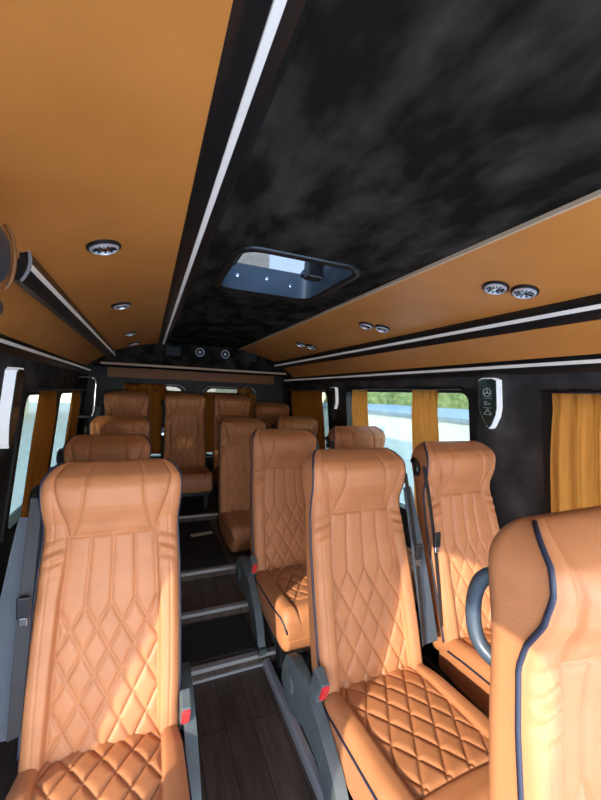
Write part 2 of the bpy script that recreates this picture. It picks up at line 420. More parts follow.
# ---- roof hatch
hatch = empty('roof_hatch', (0, 0, R(CZ)), 'roof hatch with grey metal frame in the black suede ceiling', 'roof hatch')
def ring_rr(x0, x1, y0, y1, r, z): return [(x, y, z) for x, y in rrect(x0, x1, y0, y1, r, 6)]
def shell(bm, loops):
    V = [[bm.verts.new(p) for p in l] for l in loops]; n = len(V[0])
    for A, Bv in zip(V, V[1:]):
        for i in range(n): bm.faces.new((A[i], A[(i+1) % n], Bv[(i+1) % n], Bv[i]))
bm = nb()
shell(bm, [ring_rr(HX0-.03, HX1+.03, HY0-.03, HY1+.03, .09, -.001), ring_rr(HX0-.028, HX1+.028, HY0-.028, HY1+.028, .088, -.010), ring_rr(HX0-.012, HX1+.012, HY0-.012, HY1+.012, .075, -.013),
           ring_rr(HX0+.002, HX1-.002, HY0+.002, HY1-.002, .065, -.006), ring_rr(HX0+.004, HX1-.004, HY0+.004, HY1-.004, .064, .0)])
obj('trim_ring', bm, 'profile', hatch, smooth=180)
bm = nb()
shell(bm, [ring_rr(HX0+.004, HX1-.004, HY0+.004, HY1-.004, .064, -.004), ring_rr(HX0+.004, HX1-.004, HY0+.004, HY1-.004, .064, .115), ring_rr(HX0-.015, HX1+.015, HY0-.015, HY1+.015, .07, .115)])
obj('frame_wall', bm, 'steel', hatch, smooth=60)
bm = nb(); box(bm, HX0-.014, HX1+.014, HY0-.014, HY1+.014, .117, .123); obj('hatch_glass', bm, 'hatch_glass', hatch)
for x, z in ((.36, .06), (.50, .065), (.62, .05)):
    bm = nb(); lathe(bm, [(.008, 0), (.008, .004), (.004, .006)], 12, Matrix.Translation((x, HY1-.004, z)) @ Matrix.Rotation(rad(90), 4, 'X')); obj('screw', bm, 'chrome', hatch)
bm = nb()
box(bm, HX1-.06, HX1-.035, HY0+.12, HY0+.40, .075, .105, .005); box(bm, HX1-.10, HX1-.03, HY0+.24, HY0+.30, .03, .110, .006)
tube(bm, bez([(HX1-.05, HY0+.38, .11), (HX1-.09, HY0+.33, .06), (HX1-.06, HY0+.26, .05)], 6), .012, 8)
obj('latch_arm', bm, 'black', hatch)
bm = nb(); box(bm, HX0+.012, HX0+.05, HY0+.14, HY0+.36, .06, .12, .006); obj('hinge', bm, 'black', hatch)

# ---- downlights
def slopeZ(x):
    if x < XC: p, q = (UL-.01, UZ+.015), (CL-.052, CZ-.012)
    else: p, q = (CR, CZ-.004), (UR+.01, UZ+.015)
    t = (x-p[0])/(q[0]-p[0]); l = math.hypot(q[0]-p[0], q[1]-p[1])
    return p[1]+(q[1]-p[1])*t + 4*t*(1-t)*.012, math.atan2(q[1]-p[1], q[0]-p[0])
def downlight(x, y, label, r=.047):
    z, a = slopeZ(x)
    root = empty('downlight', (x, y, R(z)), label, 'downlight', 'chrome downlights in the orange ceiling panels')
    root.rotation_euler = (0, -a, 0)
    bm = nb(); lathe(bm, [(r, .004), (r, -.007), (r*.93, -.010), (r*.86, -.007), (r*.84, .004)], 32); obj('rim', bm, 'black', root, smooth=40)
    bm = nb(); lathe(bm, [(r*.85, .0), (r*.85, -.012), (r*.74, -.015), (r*.70, -.009), (r*.70, 0)], 32); obj('bezel', bm, 'satin', root, smooth=40)
    bm = nb(); lathe(bm, [(r*.70, -.001), (r*.69, -.006), (r*.3, -.010)], 24); obj('lens', bm, 'lens', root, smooth=60)
    bm = nb()
    for k in range(10):
        t = k*2*math.pi/10
        box(bm, -.002, .002, r*.28, r*.69, -.012, -.006)
        bmesh.ops.rotate(bm, verts=bm.verts[-8:], cent=(0, 0, 0), matrix=Matrix.Rotation(t, 3, 'Z'))
    obj('grille', bm, 'black', root)
    bm = nb(); lathe(bm, [(r*.28, -.006), (r*.28, -.013), (r*.1, -.014)], 16); obj('centre_cap', bm, 'chrome', root, smooth=40)
for x, y, l in ((-.132, 1.205, 'large nearest downlight in the left orange ceiling panel'), (-.135, 2.0, 'second downlight from the camera in the left orange panel'),
                (-.135, 2.98, 'third downlight from the camera in the left orange panel'), (-.13, 3.62, 'farthest downlight in the left orange panel beside the rear header')):
    downlight(x, y, l)
for n, a, b in (('nearest', (1.145, .925), (1.212, .862)), ('middle', (1.145, 1.76), (1.212, 1.695)), ('farthest', (1.145, 2.72), (1.212, 2.655))):
    downlight(*a, n + ' pair of right-panel downlights, the one nearer the hatch', .044)
    downlight(*b, n + ' pair of right-panel downlights, the one nearer the right wall', .044)

# ------------------------------------------------------------------ seats
def sstep(a, b, x):
    t = np.clip((x-a)/(b-a), 0, 1); return t*t*(3-2*t)
BH = .765
def b_half(h):      # half width of the backrest
    H_ = [0, .08, .25, .42, .50, .56, .64, .70, .765]; W_ = [.205, .207, .206, .202, .197, .194, .200, .201, .196]
    return np.interp(h, H_, W_)
def b_tp(h):        # depth of the side up to the piping
    return np.interp(h, [0, .15, .30, .44, .53, .57, .62, .67, .71, .765], [.094, .088, .080, .072, .070, .082, .114, .131, .130, .104])
def b_wp(h):        # half width of the middle panel
    return np.interp(h, [0, .20, .36, .48, .53, .58, .65, .71, .765], [.146, .143, .138, .128, .126, .136, .159, .170, .168])
def seamdist_lat(p, q, wp, hd):   # p in [-1,1] across, q along below the forks; metric distance to the diamond seams
    a = p*2; out = 1e9
    k = 1/np.sqrt((2/wp)**2 + (1/hd)**2)
    for sg in (1, -1):
        ph = a + sg*q/hd; out = np.minimum(out, np.abs(ph-np.round(ph))*k)
    return out
def relief(d): return -.0040*np.exp(-(d/.0100)**2) - .0048*np.exp(-(d/.0030)**2)
def backrest_mesh():
    ny, nx = 232, 136
    t = np.linspace(0, 1, ny)
    rows = []
    rT, rBt = .085, .03
    hs = np.concatenate([np.linspace(-.085, .90*BH, ny), BH - .10*BH*(1-np.sin(np.linspace(0, 1, 26)[1:]*math.pi/2))])
    verts = []
    for h in hs:
        hwid = float(b_half(h)); tp = float(b_tp(h)); wp = float(b_wp(h))
        e = 0.
        if h > BH-rT: e = 1-math.sqrt(max(0, 1-((h-(BH-rT))/rT)**2))
        eb = 0.
        if h < rBt-.085: eb = 1-math.sqrt(max(0, 1-((rBt-.085-h)/rBt)**2))
        u = np.linspace(-1, 1, nx); u = np.sign(u)*(1-(1-np.abs(u))**1.12)
        hx = hwid - .055*e - .02*eb
        x = u*hx; ax = np.abs(u)*hwid
        s = hwid - ax
        b = np.sqrt(1-(1-np.clip(s/.038, 0, 1))**2)
        bh = float(np.interp(h, [0, .3, .47, .56, .66, .765], [.030, .034, .034, .026, .020, .012]))
        pd = float(np.interp(h, [0, .1, .30, .44, .53, .60, .68, .765], [.010, .012, .012, .020, .034, .044, .036, .012]))
        Db = bh*b
        # wrinkles at the neck
        wr = math.exp(-((h-.475)/.05)**2)
        Db = Db + wr*.0045*np.sin(h*170 + ax*60 + np.sign(u)*1.3)*np.clip(s/.02, 0, 1)*np.clip((ax-wp)/.015, 0, 1)
        p = np.clip(ax/wp, 0, 1)
        Dp = pd*(1-.25*p*p) + .006*(1-p*p)
        m = sstep(wp-.006, wp+.006, ax)
        D = Dp*(1-m) + np.maximum(Db, Dp*.3)*m
        d = np.abs(ax-wp)
        px = np.where(ax < wp, np.sign(u)*ax/wp, 9.)
        h1, h0, hd = .530, .325, .128
        ins = ax < wp
        dd = np.full_like(d, 1e9)
        if h > h1:      # head pad seams
            xin = float(np.interp(h, [h1, .58, .63, .70, BH], [.116, .098, .088, .082, .080]))
            dd = np.abs(ax-xin)*1.15
        elif h > h0:
            for c in (0, .5): dd = np.minimum(dd, np.abs(ax-c*wp))
        else:
            dd = seamdist_lat(px, h0-h, wp, hd)
            dd = np.where(ins, dd, 1e9)
        dd = np.where(ins, np.minimum(dd, 1.0), 1e9)
        d = np.minimum(d, dd)
        d = np.where(ins, np.minimum(d, abs(h-h1)), d)
        d2 = np.abs(s-.030)            # second seam on the bolster beside the piping
        D = D + relief(d)*np.clip(s/.006, 0, 1) - .002*np.exp(-(d2/.003)**2) - .004*np.exp(-(s/.004)**2)
        yf = -(tp + D)
        # other points of the ring: right side, rear, left side
        rc = .035
        side = [(hx, -.036-(tp-.036)*k) for k in (.97, .7, .4, .1)]
        rear = []
        for k in range(7):
            a = rad(90*k/6); rear.append((hx-rc+rc*math.cos(a), -rc+rc*math.sin(a)))
        mid = [(hx-rc-(2*(hx-rc))*k/7, .006*math.sin(math.pi*k/7)) for k in range(1, 7)]
        ring = list(zip(x, yf)) + side + rear + mid + [(-a, b_) for a, b_ in reversed(rear)] + [(-a, b_) for a, b_ in reversed(side)]
        ring = np.array(ring)
        ym = -.062
        ring[:, 1] = np.where(ring[:, 1] > ym, ym + (ring[:, 1]-ym)*(1-max(e, eb*.3)), ym + (ring[:, 1]-ym)*(1-max(e, eb*.3)))
        verts.append(np.column_stack([ring[:, 0], ring[:, 1], np.full(len(ring), h)]))
    return loft('backrest', verts)
def loft(name, rings, cap0=True, cap1=True):
    n = len(rings[0]); m = len(rings)
    V = np.concatenate(rings); F = []
    for i in range(m-1):
        o = i*n
        for k in range(n):
            k2 = (k+1) % n; F.append((o+k, o+k2, o+n+k2, o+n+k))
    if cap0: F.append(tuple(range(n-1, -1, -1)))
    if cap1: F.append(tuple(range((m-1)*n, m*n)))
    me = bpy.data.meshes.new(name); me.from_pydata(V.tolist(), [], F); me.update()
    b = bmesh.new(); b.from_mesh(me); bmesh.ops.recalc_face_normals(b, faces=b.faces[:]); b.to_mesh(me); b.free()
    return me
CL_, CW, CT = .50, .217, .165
def cushion_mesh():
    nl, nx = 150, 120; rings = []
    r = .055
    ls = np.concatenate([np.linspace(0, CL_-r, nl), CL_-r + r*np.sin(np.linspace(0, 1, 16)[1:]*math.pi/2)])
    sch = [(l, 1.) for l in ls] + [(CL_ + .006*(1-k*k), k) for k in np.linspace(1, .04, 24)[1:]]
    for l, k in sch:
        e = 1-math.sqrt(max(0, 1-((l-(CL_-r))/r)**2)) if (l > CL_-r and l <= CL_) else (1. if l > CL_ else 0.)
        hwid = float(np.interp(l, [0, .1, .35, CL_], [.203, .213, CW, CW-.006]))
        wp = float(np.interp(l, [0, .4, CL_], [.155, .150, .142]))
        u = np.linspace(-1, 1, nx); u = np.sign(u)*(1-(1-np.abs(u))**1.12)
        ax = np.abs(u)*hwid; hx = hwid - .018*e; x = u*hx; s = hwid-ax
        b = np.sqrt(1-(1-np.clip(s/.035, 0, 1))**2)
        Db = .034*b; p = np.clip(ax/wp, 0, 1); Dp = .022 + .008*(1-p*p)
        m = sstep(wp-.006, wp+.006, ax); D = Dp*(1-m) + Db*m
        ins = ax < wp
        d = np.abs(ax-wp)
        if k == 1.:
            if l < .40:
                dd = seamdist_lat(np.where(ins, np.sign(u)*ax/wp, 9.), l+.03, wp, .118); d = np.where(ins, np.minimum(d, dd), d)
            d = np.where(ins, np.minimum(d, abs(l-.40)), d)
        D = D + relief(d)*np.clip(s/.006, 0, 1) - .004*np.exp(-(s/.004)**2)
        tilt = .030*l/CL_ - .012*max(0, 1-l/.12)
        zt = CT-.034 + D*(1-e*.3) + tilt - r*e
        zb = .0 + .022*e + .01
        zs = CT-.036 + tilt - r*e
        side = [(hx, zs*.97), (hx, zs*.75), (hx, zs*.5), (hx, zs*.25), (hx-.012, zb)]
        ring = np.array(list(zip(x, zt)) + side + [(hx*.5, zb), (0, zb), (-hx*.5, zb)] + [(-a, b_) for a, b_ in reversed(side)])
        zm = .07
        if k < 1.: ring[:, 1] = zm + (ring[:, 1]-zm)*k
        rings.append(np.column_stack([ring[:, 0], np.full(len(ring), .03-l), ring[:, 1]]))
    return loft('cushion', rings)
ME_BACK = backrest_mesh(); ME_CUSH = cushion_mesh()
def back_piping(s):
    pts = []
    rT = .085
    for h in np.linspace(-.03, BH-.003, 64):
        e = 1-math.sqrt(max(0, 1-((h-(BH-rT))/rT)**2)) if h > BH-rT else 0
        y = -.062 + (-float(b_tp(h))+.062)*(1-e)
        pts.append((s*(float(b_half(h))-.055*e+.001), y, h))
    bm = nb(); tube(bm, pts, .0048, 8); return bm
def to_mesh(name, bm, mat, smooth=180):
    me = bpy.data.meshes.new(name); bmesh.ops.recalc_face_normals(bm, faces=bm.faces[:]); bm.to_mesh(me); bm.free()
    me.materials.append(M[mat]); me.polygons.foreach_set('use_smooth', [True]*len(me.polygons))
    if smooth < 180: me.set_sharp_from_angle(angle=rad(smooth))
    return me
ME_PIPE = {s: to_mesh('piping', back_piping(s), 'navy') for s in (-1, 1)}
def cush_piping(s):
    pts = []
    for l in np.linspace(.05, CL_-.06, 30):
        w = float(np.interp(l, [0, .1, .35, CL_], [.203, .213, CW, CW-.006]))
        pts.append((s*(w+.001), .03-l, CT-.040+.030*l/CL_-.012*max(0, 1-l/.12)))
    for k in range(1, 9):
        a = rad(90*k/8); e = 1-math.cos(a)
        pts.append((s*(CW-.006-.018*e+.002), .03-(CL_-.055+.055*math.sin(a)), CT-.040+.030-.055*e))
    bm = nb(); tube(bm, pts, .0042, 8); return bm
ME_CPIPE = {s: to_mesh('piping', cush_piping(s), 'navy') for s in (-1, 1)}
def cover_mesh(s, drop):
    # grey plastic side cover seen along the aisle
    z = lambda v: v + CAMH
    top = [(.155, z(-1.045)), (.15, z(-.985)), (.115, z(-.925)), (.06, z(-.90)), (-.01, z(-.905)), (-.08, z(-.925)), (-.16, z(-.96)), (-.25, z(-1.02)), (-.315, z(-1.10)), (-.35, z(-1.20)), (-.36, drop)]
    bot = [(-.25, drop), (-.235, z(-1.16)), (-.16, z(-1.065)), (-.05, z(-1.055)), (.06, z(-1.09)), (.12, z(-1.085))]
    bm = nb(); prism(bm, top + bot, alongX, -.018, .018)
    bmesh.ops.bevel(bm, geom=[e for e in bm.edges if len(e.link_faces) == 2 and e.calc_face_angle(0) > 1.2], offset=.008, segments=3, affect='EDGES')
    me = to_mesh('side_cover', bm, 'grey', 35); return me
COVER = {}
def seat(name, x, ytop, dz_floor, label, group, cover=None, belt=None, recline=13.7, ztop=-.222, handle=None, wide_belt=True, cdrop=0.):
    """x = centre; ytop = distance of the top edge; cover/belt = side (-1 / 1)."""
    L = .0; ca, sa = math.cos(rad(recline)), math.sin(rad(recline))
    yb = ytop - BH*sa + .08
    if recline < 8: yb = ytop
    zb = R(ztop) - BH*ca          # height of the backrest bottom
    zf = R(dz_floor)
    dz = zb - .335                 # offset of the whole upper seat against the standard row
    root = empty(name, (x, yb, zf), label, 'seat', group)
    up = lambda z: z - zf + dz
    bk = link('backrest', ME_BACK, 'leather', root, (0, 0, up(.335)), 180)
    bk.rotation_euler = (-rad(recline), 0, 0)
    for s in (-1, 1): link('piping', ME_PIPE[s], 'navy', bk)
    cu = link('cushion', ME_CUSH, 'leather', root, (0, -.105, up(.188)-cdrop), 180)
    for s in (-1, 1): link('piping', ME_CPIPE[s], 'navy', cu)
    # frame under the cushion
    bm = nb(); box(bm, -.20, .20, -.50, .02, up(.15)-cdrop, up(.197)-cdrop, .01); box(bm, -.19, .19, -.02, .06, up(.17)-cdrop, up(.38), .012)
    obj('seat_frame', bm, 'black', root)
    for yy in (-.44, -.06):
        for xx in (-.165, .165):
            bm = nb(); box(bm, xx-.02, xx+.02, yy-.03, yy+.03, .009 if dz_floor < -1.28 else .0, up(.155)-cdrop, .006); obj('leg', bm, 'rubber', root)
    if cover:
        bm = nb()
        key = round(dz, 3), round(zf, 3)
        drop = zf + .0 - dz
        if (dz_floor) not in COVER: COVER[dz_floor] = cover_mesh(1, zf - dz + .035 + (.012 if dz_floor < -1.28 else .0))
        bm.free()
        c = link('side_cover', COVER[dz_floor], None, root, (cover*.236, -.02, dz-zf-.035))
        bm = nb(); lathe(bm, [(.032, -.020), (.032, .021), (.026, .024), (.010, .024)], 24, Matrix.Translation((0, .075, R(-1.0))) @ Matrix.Rotation(rad(90)*cover, 4, 'Y'))
        obj('hinge_cap', bm, 'grey', c, smooth=40)
        # buckle
        bm = nb(); box(bm, -.016, .016, -.03, .03, -.065, .05, .006)
        bu = obj('buckle', bm, 'grey', root, (cover*.222, -.11, up(.375)-cdrop)); bu.rotation_euler = (rad(24), 0, 0)
        bm = nb(); box(bm, -.012, .012, -.038, -.024, -.012, .046, .004); obj('buckle_button', bm, 'red', bu)
        bm = nb(); ribbon(bm, [(cover*.218, -.085, up(.325)-cdrop), (cover*.218, -.02, up(.24)-cdrop)], (0, 1, 0), .04, .003); obj('buckle_stalk', bm, 'belt', root)
    if belt:
        f = lambda h, d, xx: (xx, d*ca + h*sa, up(.335) + h*ca - d*sa)
        bx = belt*.246
        if wide_belt:
            bm = nb(); ribbon(bm, [f(h, -.085, belt*q) for h, q in ((.60, .240), (.50, .248), (.38, .256), (.20, .262), (.02, .264))], (1, 0, 0), lambda t: .040+.036*t, .003)
            obj('belt_webbing', bm, 'webbing', root)
        bm = nb(); tube(bm, [f(.685, -.06, belt*.222), f(.67, -.08, belt*.226), f(.645, -.085, belt*.227), f(.62, -.075, belt*.226)], .014, 10); gd = obj('belt_guide', bm, 'black', root, smooth=180)
        bm = nb(); ribbon(bm, [f(h, -.105-.02*math.sin(h*4), belt*q) for h, q in ((.655, .214), (.52, .214), (.36, .215), (.18, .217), (.03, .218))], (.8, .4, 0), .030, .003)
        st = obj('belt_strap', bm, 'belt', root)
        bm = nb(); box(bm, -.016, .016, -.006, .006, -.03, .03, .004); tg = obj('belt_tongue', bm, 'black', st, f(.36, -.14, belt*.216))
        bm = nb(); box(bm, -.010, .010, -.003, .003, -.052, -.028, .002); obj('tongue_plate', bm, 'chrome', st, f(.36, -.14, belt*.216))
    if handle:
        bm = nb(); s = handle
        tube(bm, bez([(s*.160, -.02, up(.995)), (s*.172, .02, up(.992)), (s*.182, .052, up(.965)), (s*.184, .064, up(.912)), (s*.184, .054, up(.86)), (s*.176, .025, up(.835)), (s*.160, -.02, up(.83))], 8), .0140, 14)
        obj('grab_handle', bm, 'tube', root, smooth=180)
    return root
GL, GA, GW, GR = 'single seats along the left wall', 'right hand seats beside the aisle', 'right hand seats beside the windows', 'seats of the raised rear row'
XR, XW, XL = .774, 1.312, -.18
seat('bus_seat', -.087, 1.36, -1.30, 'tan quilted seat filling the left foreground, red buckle at its right hip', GL, cover=1, belt=-1, ztop=-.264, cdrop=.028)
seat('bus_seat', XL, 2.19, -1.25, 'dark shaded tan seat directly behind the left foreground seat', GL, cover=1, belt=-1, ztop=-.272)
seat('bus_seat', XL, 3.07, -1.15, 'left wall seat with a sun patch on its headrest', GL, cover=1, belt=-1, ztop=-.232)
seat('bus_seat', .752, 1.215, -1.30, 'large tan aisle seat right of centre with a sunlit cushion', GA, cover=-1, belt=1)
seat('bus_seat', .770, 2.07, -1.25, 'aisle seat second from the front on the right, behind the large sunlit one', GA, cover=-1, belt=1, ztop=-.232)
seat('bus_seat', .776, 3.12, -1.15, 'dim brown aisle seat third from the front on the right', GA, belt=1, ztop=-.245)
seat('bus_seat', XW, 1.255, -1.30, 'tan window seat below the key-shaped wall lamp, black belt on its left', GW, belt=-1, ztop=-.207, wide_belt=False)
seat('bus_seat', 1.35, 2.16, -1.25, 'window seat whose top shows before the pale window, second right row', GW, belt=-1, wide_belt=False)
seat('bus_seat', 1.29, 3.12, -1.15, 'dim window seat third on the right, mostly hidden by nearer seats', GW, belt=-1, wide_belt=False)
seat('bus_seat', .768, .425, -1.30, 'nearest seat at the right picture edge with curved navy piping and grab handle', GA, recline=3.5, ztop=-.203, handle=-1)
seat('bus_seat', -.185, 3.98, -1.10, 'dark seat at the left end of the raised rear row', GR, belt=-1, ztop=-.045)
seat('bus_seat', .365, 3.98, -1.10, 'rear row seat facing down the aisle with a sunlit patch', GR, ztop=-.045, belt=-1, wide_belt=False)
seat('bus_seat', .86, 3.98, -1.10, 'dark rear row seat right of the one facing the aisle', GR, ztop=-.05)
seat('bus_seat', 1.33, 3.98, -1.10, 'rear row seat at the right end before the closed curtain', GR, ztop=-.12)

# ------------------------------------------------------------------ curtains
def curtain(s, ya, yb, zt, zb, mat, label, folds=5, amp=.018, flare=1.0, offw=-.050, group='pleated window curtains', seed=1):
    rng = random.Random(seed); ph = [rng.uniform(0, 6.28) for _ in range(4)]
    root = empty('window_curtain', (wx(s, zt)-s*.05, (ya+yb)/2, R(zt)), label, 'curtain', group)
    ox, oy, oz = root.location
    bm = nb(); nu, nv = folds*14, 26; G = []
    for j in range(nv+1):
        v = j/nv; row = []
        for i in range(nu+1):
            u = i/nu
            z = zt + (zb-zt)*v
            yy = (ya+yb)/2 + (u-.5)*(yb-ya)*(.94 + .06*flare*min(1, v*3) if v > .06 else .97)
            am = amp*(.35 + .65*min(1, v*6)) if v > .05 else amp*.5
            w = math.sin(u*folds*2*math.pi + ph[0] + .5*math.sin(v*3+ph[1])) + .35*math.sin(u*folds*4.4*math.pi + ph[2] + v*2)
            xx = wx(s, z, 0) - s*(.040 + am*(w*.5+.5))
            row.append(bm.verts.new((xx-ox, yy-oy, R(z)-oz)))
        G.append(row)
    for j in range(nv):
        for i in range(nu): bm.faces.new((G[j][i], G[j][i+1], G[j+1][i+1], G[j+1][i]))
    bmesh.ops.solidify(bm, geom=bm.faces[:], thickness=.002)
    obj('fabric', bm, mat, root, smooth=180)
    for i in range(folds+1):
        bm = nb(); yy = ya + (yb-ya)*(.04+.92*i/folds); xx = wx(s, zt) - s*.036
        lathe(bm, [(.010, -.003), (.010, .003), (.006, .003), (.006, -.003)], 10, Matrix.Translation((xx-ox, yy-oy, .010)) @ Matrix.Rotation(rad(90), 4, 'X'))
        obj('ring', bm, 'black', root)
    return root
def rail(s, y0, y1, zr, n):
    bm = nb(); x = wx(s, zr) - s*.036
    tube(bm, [(x, y0, R(zr)), (x, y1, R(zr))], .006, 8)
    for y in (y0+.02, (y0+y1)/2, y1-.02): box(bm, min(x, x+s*.044), max(x, x+s*.044), y-.006, y+.006, R(zr)-.005, R(zr)+.005)
    obj('trim_%d' % n, bm, 'black', kind='structure', smooth=40)
rail(1, -.3, 1.02, .052, 20); rail(1, 1.45, 2.72, .066, 21); rail(1, 3.08, 4.05, .056, 22); rail(-1, 2.28, 2.98, -.03, 23); rail(-1, 3.05, 4.0, -.03, 24)
curtain(1, .50, .975, .045, -.78, 'curtain', 'wide bunched ochre curtain at the front right window, behind the nearest seat', 7, .03, seed=2)
curtain(1, 1.60, 1.83, .058, -.78, 'curtain', 'narrow ochre curtain in the middle of the pale right window', 4, .02, seed=3)
curtain(1, 2.33, 2.56, .058, -.78, 'curtain', 'narrow ochre curtain at the rear end of the pale right window', 4, .02, seed=4)
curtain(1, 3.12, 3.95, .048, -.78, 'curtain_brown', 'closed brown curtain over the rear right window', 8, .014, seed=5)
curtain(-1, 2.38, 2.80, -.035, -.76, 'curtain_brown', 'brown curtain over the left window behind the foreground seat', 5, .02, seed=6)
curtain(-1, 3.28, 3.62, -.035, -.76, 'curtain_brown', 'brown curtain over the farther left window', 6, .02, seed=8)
# rear curtains hang on the door leaves
def rear_curtain(xa, xb, zt, label, seed, hi):
    rng = random.Random(seed); root = empty('rear_curtain', ((xa+xb)/2, RB-.04, R(zt)), label, 'curtain', 'curtains over the rear door windows')
    bm = nb(); nu, nv = 60, 12; G = []
    for j in range(nv+1):
        row = []
        for i in range(nu+1):
            u = i/nu; row.append(bm.verts.new(((u-.5)*(xb-xa), .012*math.sin(u*38+seed)+.002, (.075 if hi[0] < u < hi[1] else 0)*(1-j/nv)-(zt+.72)*j/nv)))
        G.append(row)
    for j in range(nv):
        for i in range(nu): bm.faces.new((G[j][i], G[j][i+1], G[j+1][i+1], G[j+1][i]))
    bmesh.ops.solidify(bm, geom=bm.faces[:], thickness=.002)
    obj('fabric', bm, 'curtain_brown', root, smooth=180)
    bm = nb(); tube(bm, [(-(xb-xa)/2-.015, .01, .004), ((xb-xa)/2+.015, .01, .004)], .006, 8); obj('rod', bm, 'black', root)
    for q in (-1, 1):
        bm = nb(); box(bm, q*(xb-xa)/2-.006, q*(xb-xa)/2+.006, .008, .04, -.004, .012); obj('bracket', bm, 'black', root)
rear_curtain(-.24, .385, -.018, 'brown curtain over the left rear door window', 1, (-1, .70))
rear_curtain(.60, 1.23, -.018, 'brown curtain over the right rear door window', 2, (.62, .90))

# ------------------------------------------------------------------ key-shaped wall lamps
def key_lamp(s, yc, zc, H, W, T, label, zoff=0., icons=True):
    """Shield-like lamp on a pillar: dark glass face towards the aisle, white glowing edge."""
    root = empty('key_wall_lamp', (wx(s, zc), yc, R(zc)), label, 'wall lamp', 'key-shaped wall lamps')
    out = [(-.50, .46), (-.30, .50), (.30, .50), (.50, .46), (.50, -.10), (.38, -.27), (.12, -.44), (-.04, -.50), (-.16, -.45), (-.42, -.24), (-.50, -.08)]
    lean = .0
    fx = lambda z, o: wx(s, zc+z) - wx(s, zc) - s*o
    def slab(poly, o0, o1, sc_=1.):
        bm = nb()
        A = [bm.verts.new((fx(z*H*sc_, o0), y*W*sc_, z*H*sc_)) for y, z in poly]; Bv = [bm.verts.new((fx(z*H*sc_, o1), y*W*sc_, z*H*sc_)) for y, z in poly]
        bm.faces.new(A); bm.faces.new(Bv[::-1]); n = len(poly)
        for i in range(n): bm.faces.new((A[i], A[(i+1) % n], Bv[(i+1) % n], Bv[i]))
        return bm
    obj('lit_edge', slab(out, .0, T), 'white', root)
    shift = [(y*.93, z*.96) for y, z in out]
    obj('glass_face', slab(shift, T, T+.004), 'key', root)
    if icons:
        o = T+.0055
        P = lambda y, z: (fx(z, o), -s*y, z)
        # three-pointed star in a ring
        bm = nb(); rr = .021; cz = .055
        tube(bm, [P(rr*math.cos(a), cz + rr*math.sin(a)) for a in [k*2*math.pi/28 for k in range(28)]], .0016, 6, True)
        for k in range(3):
            a = rad(90+120*k); tip = P(rr*math.cos(a), cz+rr*math.sin(a))
            l = P(.0042*math.cos(a+1.57), cz+.0042*math.sin(a+1.57)); r_ = P(.0042*math.cos(a-1.57), cz+.0042*math.sin(a-1.57))
            f = [bm.verts.new(q) for q in (tip, l, r_)]; g = [bm.verts.new((q[0]+s*.002, q[1], q[2])) for q in (tip, l, r_)]
            bm.faces.new(f); bm.faces.new(g)
            for i in range(3): bm.faces.new((f[i], f[(i+1) % 3], g[(i+1) % 3], g[i]))
        obj('star_emblem', bm, 'icon', root)
        def ic(lines, nm, r_=.0013):
            bm = nb()
            for l in lines: tube(bm, [P(*q) for q in l], r_, 6)
            obj(nm, bm, 'icon', root)
        ic([[(-.026, .026), (.026, .026)], [(-.026, -.022), (.026, -.022)]], 'divider', .0007)
        # padlock button icons and a car icon
        ic([[(-.016, .004), (-.016, -.008), (-.002, -.008), (-.002, .004), (-.016, .004)], [(-.013, .004), (-.013, .010), (-.005, .010)], [(.006, 0), (.018, 0)], [(.006, -.006), (.014, -.006)]], 'unlock_icon')
        ic([[(-.020, -.056), (-.020, -.048), (-.012, -.046), (-.007, -.038), (.008, -.038), (.014, -.046), (.021, -.049), (.021, -.056), (-.020, -.056)], [(-.006, -.034), (-.006, -.029), (.006, -.029), (.006, -.034)]], 'car_lock_icon')
    return root
key_lamp(1, 1.285, -.008, .255, .105, .036, 'dark green key-shaped wall lamp with star emblem on the right wall')
key_lamp(-1, 2.02, -.11, .37, .11, .042, 'tall white-edged wall lamp on the left wall beside the window', icons=False)
key_lamp(1, 2.93, -.02, .20, .09, .03, 'small white-edged lamp on the right wall far behind the pale window', icons=False)
# silver grab bar at the far left
bar = empty('grab_bar', (-.47, 3.72, R(0)), 'slim silver grab bar upright beside the far left seats', 'grab bar')
bm = nb(); tube(bm, bez([(.0, 0, .085), (.03, 0, .06), (.03, 0, -.05), (.02, .0, -.24), (-.02, 0, -.27)], 8), .009, 10); obj('bar', bm, 'chrome', bar, smooth=180)
for z in (.085, -.27):
    bm = nb(); box(bm, -.10 if z > 0 else -.125, .004, -.012, .012, z-.008, z+.008); obj('bracket', bm, 'black', bar)

# ------------------------------------------------------------------ small things
sl = nb(); box(sl, -.085, .085, -.026, .026, 0, .0015)
ps = tag(obj('paper_slip', sl, 'paper', loc=(.43, 2.92, R(-1.15)+.0052)), 'small cream paper slip lying on the black aisle mat', 'paper'); ps.rotation_euler = (0, 0, rad(9))
hb = empty('hanging_buckle', (1.06, RB-.115, R(-.02)), 'pale belt buckle hanging in front of the right rear curtain', 'belt buckle')
bm = nb(); tube(bm, bez([(.03, 0, .11), (.0, 0, .09), (-.012, 0, .03), (-.01, 0, .0)], 6), .004, 8); obj('strap', bm, 'alu', hb, smooth=180)
bm = nb(); box(bm, -.032, .012, -.012, .012, -.19, .0, .008); obj('buckle_body', bm, 'grey', hb)
bm = nb(); box(bm, .015, .05, .0, .114, .10, .118, .004); obj('hook', bm, 'black', hb)

# ------------------------------------------------------------------ outside
GZ = R(-2.0)
bm = nb(); box(bm, -40, 40, -30, 50, GZ-.2, GZ); g = obj('ground', bm, 'ground', kind='structure')
